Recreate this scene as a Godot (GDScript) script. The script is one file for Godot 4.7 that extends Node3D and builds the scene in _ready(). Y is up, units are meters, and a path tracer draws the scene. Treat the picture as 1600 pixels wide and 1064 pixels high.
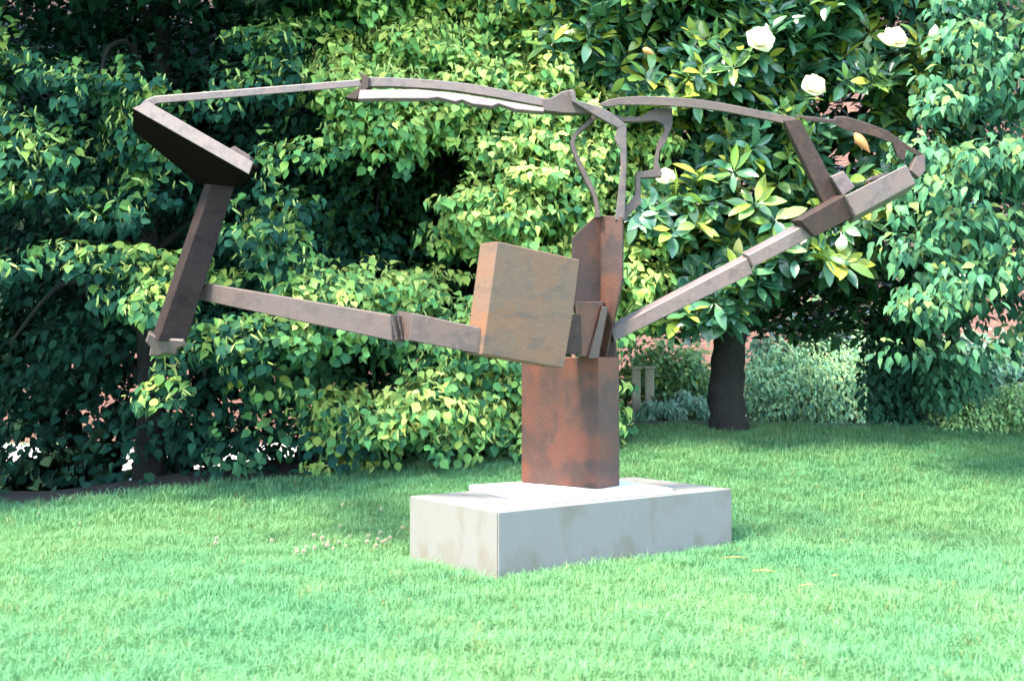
extends Node3D
# A welded steel sculpture on a concrete plinth in a lawn, lindens and a magnolia behind it.

const F := 1650.0            # focal length in pixels of a 1600 pixel wide frame
const EYE := 1.4
const PITCH := 0.02545
var rng := RandomNumberGenerator.new()
var used := {}
var M := {}

# ------------------------------------------------------------------ small helpers
func numbered(called: String) -> String:
	var n: int = used.get(called, 0)
	used[called] = n + 1
	return called if n == 0 else "%s_%03d" % [called, n]

func tag(o: Node3D, label: String, category: String, group := "") -> void:
	o.set_meta("label", label)
	o.set_meta("category", category)
	if group != "":
		o.set_meta("group", group)

func thing(called: String, label: String, category: String, at := Vector3.ZERO, group := "") -> Node3D:
	var o := Node3D.new()
	o.name = numbered(called)
	add_child(o, true)
	o.position = at
	tag(o, label, category, group)
	return o

func put(called: String, mesh: Mesh, mat: Material, parent: Node3D, kind := "") -> MeshInstance3D:
	var o := MeshInstance3D.new()
	o.mesh = mesh
	if mat:
		o.material_override = mat
	o.name = numbered(called) if parent == self else called
	parent.add_child(o, true)
	if kind != "":
		o.set_meta("kind", kind)
	return o

func begin() -> SurfaceTool:
	var st := SurfaceTool.new()
	st.begin(Mesh.PRIMITIVE_TRIANGLES)
	return st

# a point seen at that pixel of the 1600 x 1064 frame, that many metres in front of the camera
func P(x: float, y: float, z: float) -> Vector3:
	var u := (x - 800.0) / F
	var v := (532.0 - y) / F
	var d := Vector3(u, v * cos(PITCH) + sin(PITCH), v * sin(PITCH) - cos(PITCH))
	d *= z / -d.z
	return Vector3(d.x, EYE + d.y, d.z)

# the pixel where a point is seen
func px(p: Vector3) -> Vector2:
	var q := p - Vector3(0, EYE, 0)
	var fwd := Vector3(0, sin(PITCH), -cos(PITCH))
	var up := Vector3(0, cos(PITCH), sin(PITCH))
	var d := q.dot(fwd)
	return Vector2(800.0 + q.x / d * F, 532.0 - q.dot(up) / d * F)

func face(st: SurfaceTool, a: Vector3, b: Vector3, c: Vector3, n: Vector3) -> void:
	var g := (b - a).cross(c - a)
	if g.length_squared() < 1e-14:
		return
	g = g.normalized()
	if g.dot(n) > 0.0:
		var t := b
		b = c
		c = t
	else:
		g = -g
	for v: Vector3 in [a, b, c]:
		st.set_normal(g)
		st.add_vertex(v)

func quad(st: SurfaceTool, a: Vector3, b: Vector3, c: Vector3, d: Vector3, n: Vector3) -> void:
	face(st, a, b, c, n)
	face(st, a, c, d, n)

# an outline swept along ext, its edges chamfered
func prism(st: SurfaceTool, poly: Array, ext: Vector3, bev := 0.006) -> void:
	var n := Vector3.ZERO
	var k := poly.size()
	var mid := Vector3.ZERO
	for i in k:
		var a: Vector3 = poly[i]
		var b: Vector3 = poly[(i + 1) % k]
		n += Vector3((a.y - b.y) * (a.z + b.z), (a.z - b.z) * (a.x + b.x), (a.x - b.x) * (a.y + b.y))
		mid += a / k
	n = n.normalized()
	var pts: Array = poly.duplicate()
	if n.dot(ext) > 0.0:
		pts.reverse()
		n = -n
	var ax := Vector3.UP.cross(n)
	if ax.length() < 0.1:
		ax = Vector3.RIGHT.cross(n)
	ax = ax.normalized()
	var ay := n.cross(ax)
	var flat := PackedVector2Array()
	var inset: Array = []
	for i in k:
		var p: Vector3 = pts[i]
		var e0: Vector3 = (p - pts[(i + k - 1) % k]).normalized()
		var e1: Vector3 = (pts[(i + 1) % k] - p).normalized()
		var o0 := e0.cross(n)
		var o1 := e1.cross(n)
		var o := (o0 + o1)
		o = o.normalized() / maxf(0.55, o.normalized().dot(o0)) if o.length() > 0.05 else o0
		inset.append(p - o * bev)
		flat.append(Vector2((inset[i] - mid).dot(ax), (inset[i] - mid).dot(ay)))
	var tris := Geometry2D.triangulate_polygon(flat)
	var dir := ext.normalized()
	for i in range(0, tris.size(), 3):
		face(st, inset[tris[i]], inset[tris[i + 1]], inset[tris[i + 2]], n)
		face(st, inset[tris[i]] + ext, inset[tris[i + 1]] + ext, inset[tris[i + 2]] + ext, -n)
	for i in k:
		var j := (i + 1) % k
		var a: Vector3 = pts[i]
		var b: Vector3 = pts[j]
		var out := (b - a).cross(n)
		var a1 := a + dir * bev
		var b1 := b + dir * bev
		var a2 := a + ext - dir * bev
		var b2 := b + ext - dir * bev
		quad(st, inset[i], inset[j], b1, a1, out + n * out.length())
		quad(st, a1, b1, b2, a2, out)
		quad(st, a2, b2, inset[j] + ext, inset[i] + ext, out - n * out.length())

# the same from [x, y, distance] triples
func cut(called: String, spots: Array, ext: Vector3, mat: Material, parent: Node3D, bev := 0.006) -> MeshInstance3D:
	var poly: Array = []
	for s: Array in spots:
		poly.append(P(s[0], s[1], s[2]))
	# an exactly flat face: the plane that fits those points best
	var n := Vector3.ZERO
	var mid := Vector3.ZERO
	for i in poly.size():
		var a: Vector3 = poly[i]
		var b: Vector3 = poly[(i + 1) % poly.size()]
		n += a.cross(b)
		mid += a / poly.size()
	var eye := Vector3(0, EYE, 0)
	n = n.normalized()
	for i in poly.size():
		var d: Vector3 = poly[i] - eye
		if absf(d.normalized().dot(n)) > 0.2:
			poly[i] = eye + d * ((mid - eye).dot(n) / d.dot(n))
	var st := begin()
	prism(st, poly, ext, bev)
	return put(called, st.commit(), mat, parent)

# a tapering round limb through points, with a bark-like uneven section
func limb(pts: Array, radii: Array, sides := 9, rough := 0.08) -> ArrayMesh:
	var st := begin()
	st.set_smooth_group(0)
	var rings: Array = []
	for i in pts.size():
		var t: Vector3 = (pts[mini(i + 1, pts.size() - 1)] - pts[maxi(i - 1, 0)]).normalized()
		var u := t.cross(Vector3(0.31, 0.2, 0.93)).normalized()
		var w := t.cross(u)
		var ring: Array = []
		for s in sides:
			var a := TAU * s / sides
			var r: float = radii[i] * (1.0 + rough * rng.randf_range(-1, 1))
			ring.append(pts[i] + (u * cos(a) + w * sin(a)) * r)
		rings.append(ring)
	for i in pts.size() - 1:
		for s in sides:
			var s2 := (s + 1) % sides
			for v: Vector3 in [rings[i][s], rings[i][s2], rings[i + 1][s2], rings[i][s], rings[i + 1][s2], rings[i + 1][s]]:
				st.add_vertex(v)
	st.index()
	st.generate_normals()
	return st.commit()

func smooth_path(pts: Array, per := 4) -> Array:
	var out: Array = []
	for i in pts.size() - 1:
		var a: Vector3 = pts[maxi(i - 1, 0)]
		var b: Vector3 = pts[i]
		var c: Vector3 = pts[i + 1]
		var d: Vector3 = pts[mini(i + 2, pts.size() - 1)]
		for j in per:
			out.append(b.cubic_interpolate(c, a, d, float(j) / per))
	out.append(pts[-1])
	return out

func rvec() -> Vector3:
	return Vector3(rng.randf_range(-1, 1), rng.randf_range(-1, 1), rng.randf_range(-1, 1))

func lin(r: float, g: float, b: float) -> Color:
	return Color(r, g, b).linear_to_srgb()

# ------------------------------------------------------------------ textures and materials
func noise(seed_: int, freq: float, octaves := 4, kind := FastNoiseLite.TYPE_SIMPLEX_SMOOTH) -> FastNoiseLite:
	var n := FastNoiseLite.new()
	n.seed = seed_
	n.noise_type = kind
	n.frequency = freq
	n.fractal_octaves = octaves
	return n

func grey(n: FastNoiseLite, size: int) -> PackedByteArray:
	var im := n.get_seamless_image(size, size)
	im.convert(Image.FORMAT_L8)
	return im.get_data()

func blend_texture(size: int, base: Color, layers: Array) -> ImageTexture:
	# layers: [bytes, colour, low, high, strength]
	var im := Image.create(size, size, false, Image.FORMAT_RGB8)
	for y in size:
		for x in size:
			var c := base
			for l: Array in layers:
				var v: float = l[0][y * size + x] / 255.0
				c = c.lerp(l[1], smoothstep(l[2], l[3], v) * l[4])
			im.set_pixel(x, y, c.linear_to_srgb())
	im.generate_mipmaps()
	return ImageTexture.create_from_image(im)

func from_bytes(b: PackedByteArray, size: int) -> ImageTexture:
	return ImageTexture.create_from_image(Image.create_from_data(size, size, false, Image.FORMAT_L8, b))

func surface(tex: Texture2D, scale: Vector3, rough: float, bump: Texture2D = null, bump_scale := 0.4, metal := 0.0) -> StandardMaterial3D:
	var m := StandardMaterial3D.new()
	m.albedo_texture = tex
	m.uv1_triplanar = true
	m.uv1_world_triplanar = true
	m.uv1_scale = scale
	m.roughness = rough
	m.metallic = metal
	if bump:
		m.heightmap_enabled = true
		m.heightmap_texture = bump
		m.heightmap_scale = bump_scale
	return m

func leaf_material(col: Color, rough: float, through: float) -> StandardMaterial3D:
	var m := StandardMaterial3D.new()
	m.albedo_color = col
	m.roughness = rough
	m.cull_mode = BaseMaterial3D.CULL_DISABLED
	m.metallic_specular = 0.14
	m.vertex_color_use_as_albedo = true
	m.backlight_enabled = true
	m.backlight = Color(through * 0.9, through, through * 0.35)
	return m

func make_materials() -> void:
	var fine := grey(noise(3, 0.035, 5), 512)
	var mid := grey(noise(9, 0.011, 4), 512)
	var big := grey(noise(21, 0.005, 3), 512)
	var speck := grey(noise(5, 0.16, 2), 512)
	var fine_t := from_bytes(fine, 512)
	var speck_t := from_bytes(speck, 512)
	var steel := blend_texture(512, Color(0.15, 0.112, 0.1), [[big, Color(0.2, 0.13, 0.1), 0.4, 0.75, 0.7], [mid, Color(0.09, 0.065, 0.06), 0.5, 0.85, 0.8], [fine, Color(0.25, 0.19, 0.17), 0.55, 0.9, 0.6], [speck, Color(0.07, 0.05, 0.045), 0.6, 0.95, 0.6]])
	M.steel = surface(steel, Vector3(0.9, 0.9, 0.9), 0.62, speck_t, 0.2)
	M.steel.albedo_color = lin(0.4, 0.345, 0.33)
	M.post_shade = M.steel.duplicate()  # darker copy of the steel, paints shade onto the left post
	M.post_shade.albedo_color = lin(0.15, 0.14, 0.15)
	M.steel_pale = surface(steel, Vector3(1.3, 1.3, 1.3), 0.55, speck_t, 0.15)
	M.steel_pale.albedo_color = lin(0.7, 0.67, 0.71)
	var rust := blend_texture(512, Color(0.085, 0.042, 0.028), [[big, Color(0.2, 0.066, 0.026), 0.42, 0.72, 0.85], [mid, Color(0.03, 0.021, 0.018), 0.55, 0.8, 0.75], [fine, Color(0.17, 0.085, 0.05), 0.6, 0.9, 0.6], [speck, Color(0.045, 0.028, 0.02), 0.55, 0.95, 0.7]])
	M.rust = surface(rust, Vector3(0.9, 0.5, 0.9), 0.6, speck_t, 0.25)
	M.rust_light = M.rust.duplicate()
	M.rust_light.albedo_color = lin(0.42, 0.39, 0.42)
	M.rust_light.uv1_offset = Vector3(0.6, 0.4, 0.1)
	M.wedge = M.rust.duplicate()
	M.wedge.albedo_color = lin(0.75, 0.6, 0.62)
	M.rust.albedo_color = lin(0.53, 0.36, 0.28)
	M.rust.uv1_offset = Vector3(0.21, 0.13, 0.37)
	var plate := blend_texture(512, Color(0.2, 0.125, 0.085), [[big, Color(0.27, 0.125, 0.055), 0.45, 0.75, 0.75], [mid, Color(0.12, 0.09, 0.075), 0.55, 0.8, 0.8], [fine, Color(0.27, 0.2, 0.15), 0.55, 0.9, 0.5], [speck, Color(0.09, 0.06, 0.045), 0.6, 0.95, 0.5]])
	M.plate = surface(plate, Vector3(0.8, 1.1, 0.8), 0.6, speck_t, 0.2)
	M.plate.albedo_color = lin(0.62, 0.52, 0.45)
	var dark := blend_texture(512, Color(0.06, 0.04, 0.035), [[mid, Color(0.1, 0.055, 0.04), 0.5, 0.8, 0.8], [fine, Color(0.03, 0.022, 0.02), 0.5, 0.85, 0.7]])
	M.dark = surface(dark, Vector3(1.4, 1.4, 1.4), 0.65, speck_t, 0.15)
	M.dark.albedo_color = lin(0.6, 0.6, 0.6)
	M.slab_shade = M.dark.duplicate()  # near-black copy, paints the shade under the tilted slab
	M.slab_shade.albedo_color = lin(0.12, 0.12, 0.12)
	M.slab_shade.roughness = 0.95
	M.slab_shade.metallic_specular = 0.08
	M.post_shade.metallic_specular = 0.15
	M.dark.metallic_specular = 0.25
	var stain := grey(noise(44, 0.009, 3), 512)
	var conc := blend_texture(512, Color(0.165, 0.155, 0.137), [[big, Color(0.142, 0.133, 0.117), 0.45, 0.8, 0.4], [mid, Color(0.165, 0.15, 0.13), 0.6, 0.9, 0.5], [fine, Color(0.185, 0.175, 0.157), 0.55, 0.9, 0.6], [speck, Color(0.13, 0.125, 0.115), 0.62, 0.9, 0.6], [stain, Color(0.13, 0.1, 0.07), 0.56, 0.82, 0.75]])
	M.concrete = surface(conc, Vector3(0.8, 0.35, 0.8), 0.85, fine_t, 0.15)
	var slab := blend_texture(512, Color(0.55, 0.55, 0.54), [[big, Color(0.47, 0.46, 0.46), 0.4, 0.8, 0.7], [fine, Color(0.6, 0.6, 0.59), 0.5, 0.9, 0.7], [mid, Color(0.4, 0.36, 0.32), 0.65, 0.9, 0.6]])
	M.slab = surface(slab, Vector3(0.8, 0.8, 0.8), 0.8, fine_t, 0.15)
	M.road = surface(slab, Vector3(0.25, 0.25, 0.25), 0.9, fine_t, 0.2)
	M.road.albedo_color = lin(0.6, 0.58, 0.55)
	var bark := blend_texture(512, Color(0.011, 0.009, 0.008), [[mid, Color(0.02, 0.017, 0.014), 0.5, 0.8, 0.8], [fine, Color(0.009, 0.008, 0.007), 0.5, 0.8, 0.8], [big, Color(0.024, 0.03, 0.018), 0.6, 0.85, 0.5]])
	M.bark = surface(bark, Vector3(2.2, 0.8, 2.2), 0.9, fine_t, 2.0)
	var soil := blend_texture(512, Color(0.06, 0.17, 0.07), [[fine, Color(0.1, 0.24, 0.1), 0.4, 0.8, 0.8], [mid, Color(0.06, 0.13, 0.06), 0.55, 0.85, 0.7]])
	M.soil = surface(soil, Vector3(0.8, 0.8, 0.8), 0.95, fine_t, 1.0)
	var bed_shade := blend_texture(256, Color(0.014, 0.012, 0.009), [[fine, Color(0.03, 0.022, 0.016), 0.45, 0.8, 0.8], [speck, Color(0.015, 0.012, 0.01), 0.5, 0.9, 0.8]])  # near-black ground colour that carries the shade under the trees
	M.bed_shade = surface(bed_shade, Vector3(1.1, 1.1, 1.1), 0.95, fine_t, 1.5)
	var brick := blend_texture(512, Color(0.25, 0.115, 0.08), [[fine, Color(0.31, 0.17, 0.12), 0.5, 0.85, 0.7], [mid, Color(0.18, 0.08, 0.06), 0.55, 0.8, 0.7]])
	M.brick = surface(brick, Vector3(0.9, 0.9, 0.9), 0.9, fine_t, 0.3)
	M.brick.vertex_color_use_as_albedo = true
	M.mortar = surface(slab, Vector3(0.8, 0.8, 0.8), 0.95)
	M.mortar.albedo_color = lin(0.5, 0.45, 0.4)
	M.cream = StandardMaterial3D.new()
	M.cream.albedo_color = lin(0.6, 0.55, 0.42)
	M.cream.roughness = 0.7

# ------------------------------------------------------------------ the ground
func rise(x: float) -> float:
	var at := [[-14.0, 0.0], [-5.0, 0.16], [-2.2, 0.34], [-0.4, 0.54], [2.0, 0.69], [4.5, 0.66], [6.5, 0.55], [14.0, 0.35]]
	if x <= at[0][0]:
		return at[0][1]
	for i in at.size() - 1:
		if x < at[i + 1][0]:
			var t: float = (x - at[i][0]) / (at[i + 1][0] - at[i][0])
			return lerpf(at[i][1], at[i + 1][1], t * t * (3.0 - 2.0 * t))
	return at[-1][1]

func ground(x: float, z: float) -> float:
	var d := -z
	var h := rise(x) * smoothstep(8.2, 13.0, d)
	h -= lerpf(rise(x) + 0.22 - 0.04 * clampf(x, -6, 8), 0.2, smoothstep(-1.6, 0.6, x)) * smoothstep(lerpf(13.4, 10.6, clampf((-1.5 - x) / 3.5, 0, 1)), lerpf(16.6, 14.5, clampf((-1.5 - x) / 3.5, 0, 1)), d)
	return h + 0.012 * sin(x * 1.9 + z * 0.7) * cos(z * 1.7 - x * 0.6)

# how far from the camera the lawn ends at that x
func lawn_end(x: float) -> float:
	var at := [[-9.0, 9.0], [-5.2, 9.7], [-2.45, 10.8], [-1.65, 11.1], [-0.35, 11.8], [1.3, 12.6], [3.0, 12.75], [6.5, 12.7], [10.0, 12.4]]
	if x <= at[0][0]:
		return at[0][1]
	for i in at.size() - 1:
		if x < at[i + 1][0]:
			return lerpf(at[i][1], at[i + 1][1], (x - at[i][0]) / (at[i + 1][0] - at[i][0]))
	return at[-1][1]

func make_ground() -> void:
	var st := begin()
	var xs: Array = []
	var zs: Array = []
	var v := -9.0
	while v <= 11.0:
		xs.append(v)
		v += 0.25
	for e: float in [14.0, 20.0, 40.0, 120.0, 400.0]:
		xs.append(e)
		xs.push_front(-e)
	v = 5.0
	while v >= -17.0:
		zs.append(v)
		v -= 0.25
	for e: float in [-20.0, -26.0, -60.0, -200.0, -600.0]:
		zs.append(e)
	zs.push_front(15.0)
	zs.push_front(80.0)
	var w := xs.size()
	for z: float in zs:
		for x: float in xs:
			st.set_uv(Vector2(x, z))
			st.add_vertex(Vector3(x, ground(x, z), z))
	for j in zs.size() - 1:
		for i in w - 1:
			var a := j * w + i
			for k: int in [a, a + 1, a + w + 1, a, a + w + 1, a + w]:
				st.add_index(k)
	st.generate_normals()
	put("lawn", st.commit(), M.soil, self, "structure")
	var bed := begin()
	for i in 80:
		var xa := -9.0 + 0.25 * i
		var xb := xa + 0.25
		for j in 16:
			var q: Array = []
			for c: Array in [[xa, j], [xb, j], [xb, j + 1], [xa, j + 1]]:
				var d := lerpf(lawn_end(c[0]) + 0.06 * sin(c[0] * 3.0), 16.8, c[1] / 16.0)
				q.append(Vector3(c[0], ground(c[0], -d) + 0.02, -d))
			quad(bed, q[0], q[1], q[2], q[3], Vector3.UP)
	put("shaded_bed", bed.commit(), M.bed_shade, self, "structure")  # dark sheet on the bare ground, standing in for shade under the trees
	var rd := begin()
	var n := 60
	for i in n:
		var x0 := lerpf(-40, 40, float(i) / n)
		var x1 := lerpf(-40, 40, float(i + 1) / n)
		var z0 := -16.9
		var z1 := -25.2
		quad(rd, Vector3(x0, ground(x0, z0) + 0.03, z0), Vector3(x1, ground(x1, z0) + 0.03, z0), Vector3(x1, ground(x1, z1) + 0.03, z1), Vector3(x0, ground(x0, z1) + 0.03, z1), Vector3.UP)
	put("pavement", rd.commit(), M.road, self, "structure")

func blade_tuft(seed_: int, blades: int, spread: float, tall: float, wide: float) -> ArrayMesh:
	var r := RandomNumberGenerator.new()
	r.seed = seed_
	var st := begin()
	for b in blades:
		var a := r.randf() * TAU
		var base := Vector3(r.randf_range(-1, 1), 0, r.randf_range(-1, 1)) * spread
		var dir := Vector3(cos(a), 0, sin(a))
		var side := Vector3(-sin(a + r.randf_range(-0.6, 0.6)), 0, cos(a)).normalized() * wide * r.randf_range(0.6, 1.2) * 0.5
		var h := tall * r.randf_range(0.5, 1.15)
		var bend := h * r.randf_range(0.3, 1.4)
		var p1 := base + dir * bend * 0.3 + Vector3.UP * h * 0.6
		var p2 := base + dir * bend + Vector3.UP * h * (1.0 - 0.32 * bend / h)
		var c := r.randf_range(0.75, 1.25)
		st.set_color(Color(c, c, c * 0.95))
		for q: Array in [[base - side, base + side, p1 + side * 0.8], [base - side, p1 + side * 0.8, p1 - side * 0.8], [p1 - side * 0.8, p1 + side * 0.8, p2]]:
			for p: Vector3 in q:
				st.add_vertex(p)
	st.generate_normals()
	return st.commit()

func make_grass() -> void:
	var mat := leaf_material(Color.WHITE, 0.5, 0.5)
	mat.backlight = Color(0.6, 0.7, 0.5)
	var tone := noise(77, 0.35, 3)
	var tone2 := noise(78, 1.6, 2)
	for kind in 5:
		var spots: Array = []
		var n := 24000 if kind < 4 else 5200
		for i in n:
			var d := sqrt(rng.randf_range(3.4 * 3.4, 13.7 * 13.7))
			var x := rng.randf_range(-0.62, 0.64) * d
			if d > lawn_end(x) + 0.12 + rng.randf() * 0.15:
				continue
			spots.append(Vector3(x, 0, -d))
		var mm := MultiMesh.new()
		mm.transform_format = MultiMesh.TRANSFORM_3D
		mm.use_colors = true
		mm.mesh = blade_tuft(100 + kind, 19 if kind < 4 else 3, 0.04, [0.06, 0.07, 0.09, 0.08, 0.125][kind], 0.0036 if kind < 4 else 0.003)
		mm.instance_count = spots.size()
		for i in spots.size():
			var p: Vector3 = spots[i]
			var f := Vector2(p.x - 0.46, -p.z - 8.06)
			var inside := absf(f.dot(Vector2(0.8, 0.6))) < 1.15 and absf(f.dot(Vector2(-0.6, 0.8))) < 0.58
			p.y = ground(p.x, p.z) - (0.3 if inside else 0.004)
			var s := rng.randf_range(0.75, 1.25)
			var near := absf(f.dot(Vector2(0.8, 0.6))) < 1.25 and absf(f.dot(Vector2(-0.6, 0.8))) < 0.68
			s *= 1.0 + 0.3 * tone2.get_noise_2d(p.x * 1.3 + 40.0, p.z * 1.3)
			if near and not inside:
				s *= rng.randf_range(0.35, 0.85)
			var left_edge := smoothstep(-1.0, -3.0, p.x + 0.42 * (-p.z - 10.0) * 0.0) * smoothstep(8.6, 9.8, -p.z)
			s *= 1.0 + 0.9 * left_edge * rng.randf() * rng.randf()
			var b := Basis(Vector3.UP, rng.randf() * TAU).rotated(Vector3(rng.randf_range(-1, 1), 0, rng.randf_range(-1, 1)).normalized(), rng.randf_range(0, 0.3)).scaled(Vector3(s, s, s))
			mm.set_instance_transform(i, Transform3D(b, p))
			var t := tone.get_noise_2d(p.x, p.z) * 0.7 + 0.5 + tone2.get_noise_2d(p.x, p.z) * 0.3 + rng.randf_range(-0.12, 0.12)
			var c := Color(0.108, 0.272, 0.135).lerp(Color(0.175, 0.32, 0.138), clampf(t, 0, 1))
			if kind == 4:
				c = Color(0.2, 0.3, 0.15)
			if rng.randf() < 0.02:
				c = Color(0.24, 0.22, 0.09)
			mm.set_instance_color(i, c)
		var o := MultiMeshInstance3D.new()
		o.multimesh = mm
		o.material_override = mat
		o.name = numbered("grass")
		o.set_meta("kind", "stuff")
		o.set_meta("label", "bright green mown lawn grass growing round the plinth")
		o.set_meta("category", "grass")
		add_child(o, true)

# ------------------------------------------------------------------ leaves
func leaf_mesh(outline: Array, fold: float, curl: float) -> ArrayMesh:
	# outline: [along, half width] from stalk to tip; leaf lies in xz, tip at +z
	var st := begin()
	for i in outline.size() - 1:
		var a: Array = outline[i]
		var b: Array = outline[i + 1]
		for s: float in [-1.0, 1.0]:
			var m0 := Vector3(0, -curl * a[0] * a[0], a[0])
			var m1 := Vector3(0, -curl * b[0] * b[0], b[0])
			var e0 := m0 + Vector3(a[1] * s, a[1] * fold, 0)
			var e1 := m1 + Vector3(b[1] * s, b[1] * fold, 0)
			if a.size() > 2:
				e0.z += a[2]
			if b.size() > 2:
				e1.z += b[2]
			var q: Array = [m0, e0, e1, m0, e1, m1]
			if s < 0:
				q = [m0, e1, e0, m0, m1, e1]
			for v: Vector3 in q:
				st.set_color(Color.WHITE)
				st.add_vertex(v)
	st.index()
	st.generate_normals()
	return st.commit()

func place(p: Vector3, n: Vector3, tip: Vector3, s: float) -> Transform3D:
	n = n.normalized()
	var z := (tip - n * tip.dot(n))
	if z.length() < 0.05:
		z = n.cross(Vector3(0.3, 0.1, 0.9))
	z = z.normalized()
	return Transform3D(Basis(n.cross(z), n, z).scaled_local(Vector3(s, s, s)), p)

# one drooping spray of leaves; each item is [transform, tint number, in front]
func spray(items: Array, c: Vector3, r: Vector3, n: int, out: Vector3, size: float, tints: Array, front: bool, up := 0.7) -> void:
	for i in n:
		var d := rvec()
		while d.length() > 1.0 or d.length() < 0.1:
			d = rvec()
		d = d.normalized() * pow(d.length(), 0.5)
		var p := c + d * r
		p.y -= 0.35 * maxf(0.0, d.dot(out)) * r.y * 2.0
		var nn := Vector3.UP * up + out * 0.55 + d * 0.45 + rvec() * 0.5
		var tip := Vector3.DOWN * 0.7 + out * 0.6 + d * 0.4 + rvec() * 0.6
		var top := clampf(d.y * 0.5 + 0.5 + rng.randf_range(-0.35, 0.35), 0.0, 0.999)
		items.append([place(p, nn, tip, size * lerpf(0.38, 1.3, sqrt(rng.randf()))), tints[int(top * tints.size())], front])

func hang_leaves(tree: Node3D, meshes: Array, items: Array, mats: Array, cols: Array, most := 300) -> void:
	var base: Vector3 = tree.position
	var ranked: Array = []
	for i in items.size():
		var it: Array = items[i]
		if not it[2]:
			continue
		var t: Transform3D = it[0]
		var q := px(t.origin)
		if q.x < 5 or q.x > 1595 or q.y < 5 or q.y > 900:
			continue
		ranked.append([t.basis.z.length() / -t.origin.z * (0.4 + absf(t.basis.y.normalized().z)), i])
	ranked.sort_custom(func(a: Array, b: Array) -> bool: return a[0] > b[0])
	var single := {}
	for k in mini(most, ranked.size()):
		single[ranked[k][1]] = true
	for i: int in single:
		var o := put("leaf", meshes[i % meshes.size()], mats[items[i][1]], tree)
		var t: Transform3D = items[i][0]
		t.origin -= base
		o.transform = t
	for kind in meshes.size():
		var rest: Array = []
		for i in range(kind, items.size(), meshes.size()):
			if not single.has(i):
				rest.append(i)
		var mm := MultiMesh.new()
		mm.transform_format = MultiMesh.TRANSFORM_3D
		mm.use_colors = true
		mm.mesh = meshes[kind]
		mm.instance_count = rest.size()
		for at in rest.size():
			var it: Array = items[rest[at]]
			var t: Transform3D = it[0]
			t.origin -= base
			mm.set_instance_transform(at, t)
			var c: Color = cols[it[1]]
			var j := rng.randf_range(0.72, 1.3)
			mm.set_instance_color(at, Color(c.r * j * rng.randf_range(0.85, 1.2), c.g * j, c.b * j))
		var o2 := MultiMeshInstance3D.new()
		o2.multimesh = mm
		o2.material_override = mats[-1]
		o2.name = "foliage"
		o2.set_meta("kind", "stuff")
		tree.add_child(o2, true)

func tint_mats(cols: Array, rough: float, through: float) -> Array:
	var out: Array = []
	for c: Color in cols:
		out.append(leaf_material(c.linear_to_srgb(), rough, through))
	out.append(leaf_material(Color.WHITE, rough, through))
	return out

func in_holes(q: Vector2, holes: Array) -> bool:
	for h: Array in holes:
		var e := Vector2((q.x - h[0]) / h[2], (q.y - h[1]) / h[3])
		if e.length_squared() < 1.0:
			return true
	return false

func scatter(tree: Node3D, called: String, mesh: Mesh, mat: Material, list: Array) -> void:
	var mm := MultiMesh.new()
	mm.transform_format = MultiMesh.TRANSFORM_3D
	mm.mesh = mesh
	mm.instance_count = list.size()
	for i in list.size():
		var t: Transform3D = list[i]
		t.origin -= tree.position
		mm.set_instance_transform(i, t)
	var o := MultiMeshInstance3D.new()
	o.multimesh = mm
	o.material_override = mat
	o.name = called
	o.set_meta("kind", "stuff")
	tree.add_child(o, true)

func bract_mesh() -> ArrayMesh:
	var st := begin()
	var pts := [[0.0, 0.05], [0.3, 0.11], [0.7, 0.12], [1.0, 0.05]]
	for i in 3:
		var a: Array = pts[i]
		var b: Array = pts[i + 1]
		for v: Vector3 in [Vector3(-a[1], 0, a[0]), Vector3(a[1], 0, a[0]), Vector3(b[1], 0, b[0]), Vector3(-a[1], 0, a[0]), Vector3(b[1], 0, b[0]), Vector3(-b[1], 0, b[0])]:
			st.add_vertex(v + Vector3(0, 0.1 * sin(v.z * 3.0), 0))
	for k in 4:
		var c := Vector3([-0.14, 0.12, 0.02, -0.05][k], -0.12 - 0.05 * k, 0.95 + [0.0, 0.08, 0.25, 0.14][k])
		var r := 0.055
		var e := [Vector3(r, 0, 0), Vector3(0, 0, r), Vector3(-r, 0, 0), Vector3(0, 0, -r)]
		for s in 4:
			for tip: Vector3 in [Vector3(0, r, 0), Vector3(0, -r, 0)]:
				for v: Vector3 in [e[s], e[(s + 1) % 4], tip]:
					st.add_vertex(c + v)
	st.generate_normals()
	return st.commit()

# ------------------------------------------------------------------ trees
var linden_leaves: Array
var bract: ArrayMesh

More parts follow.
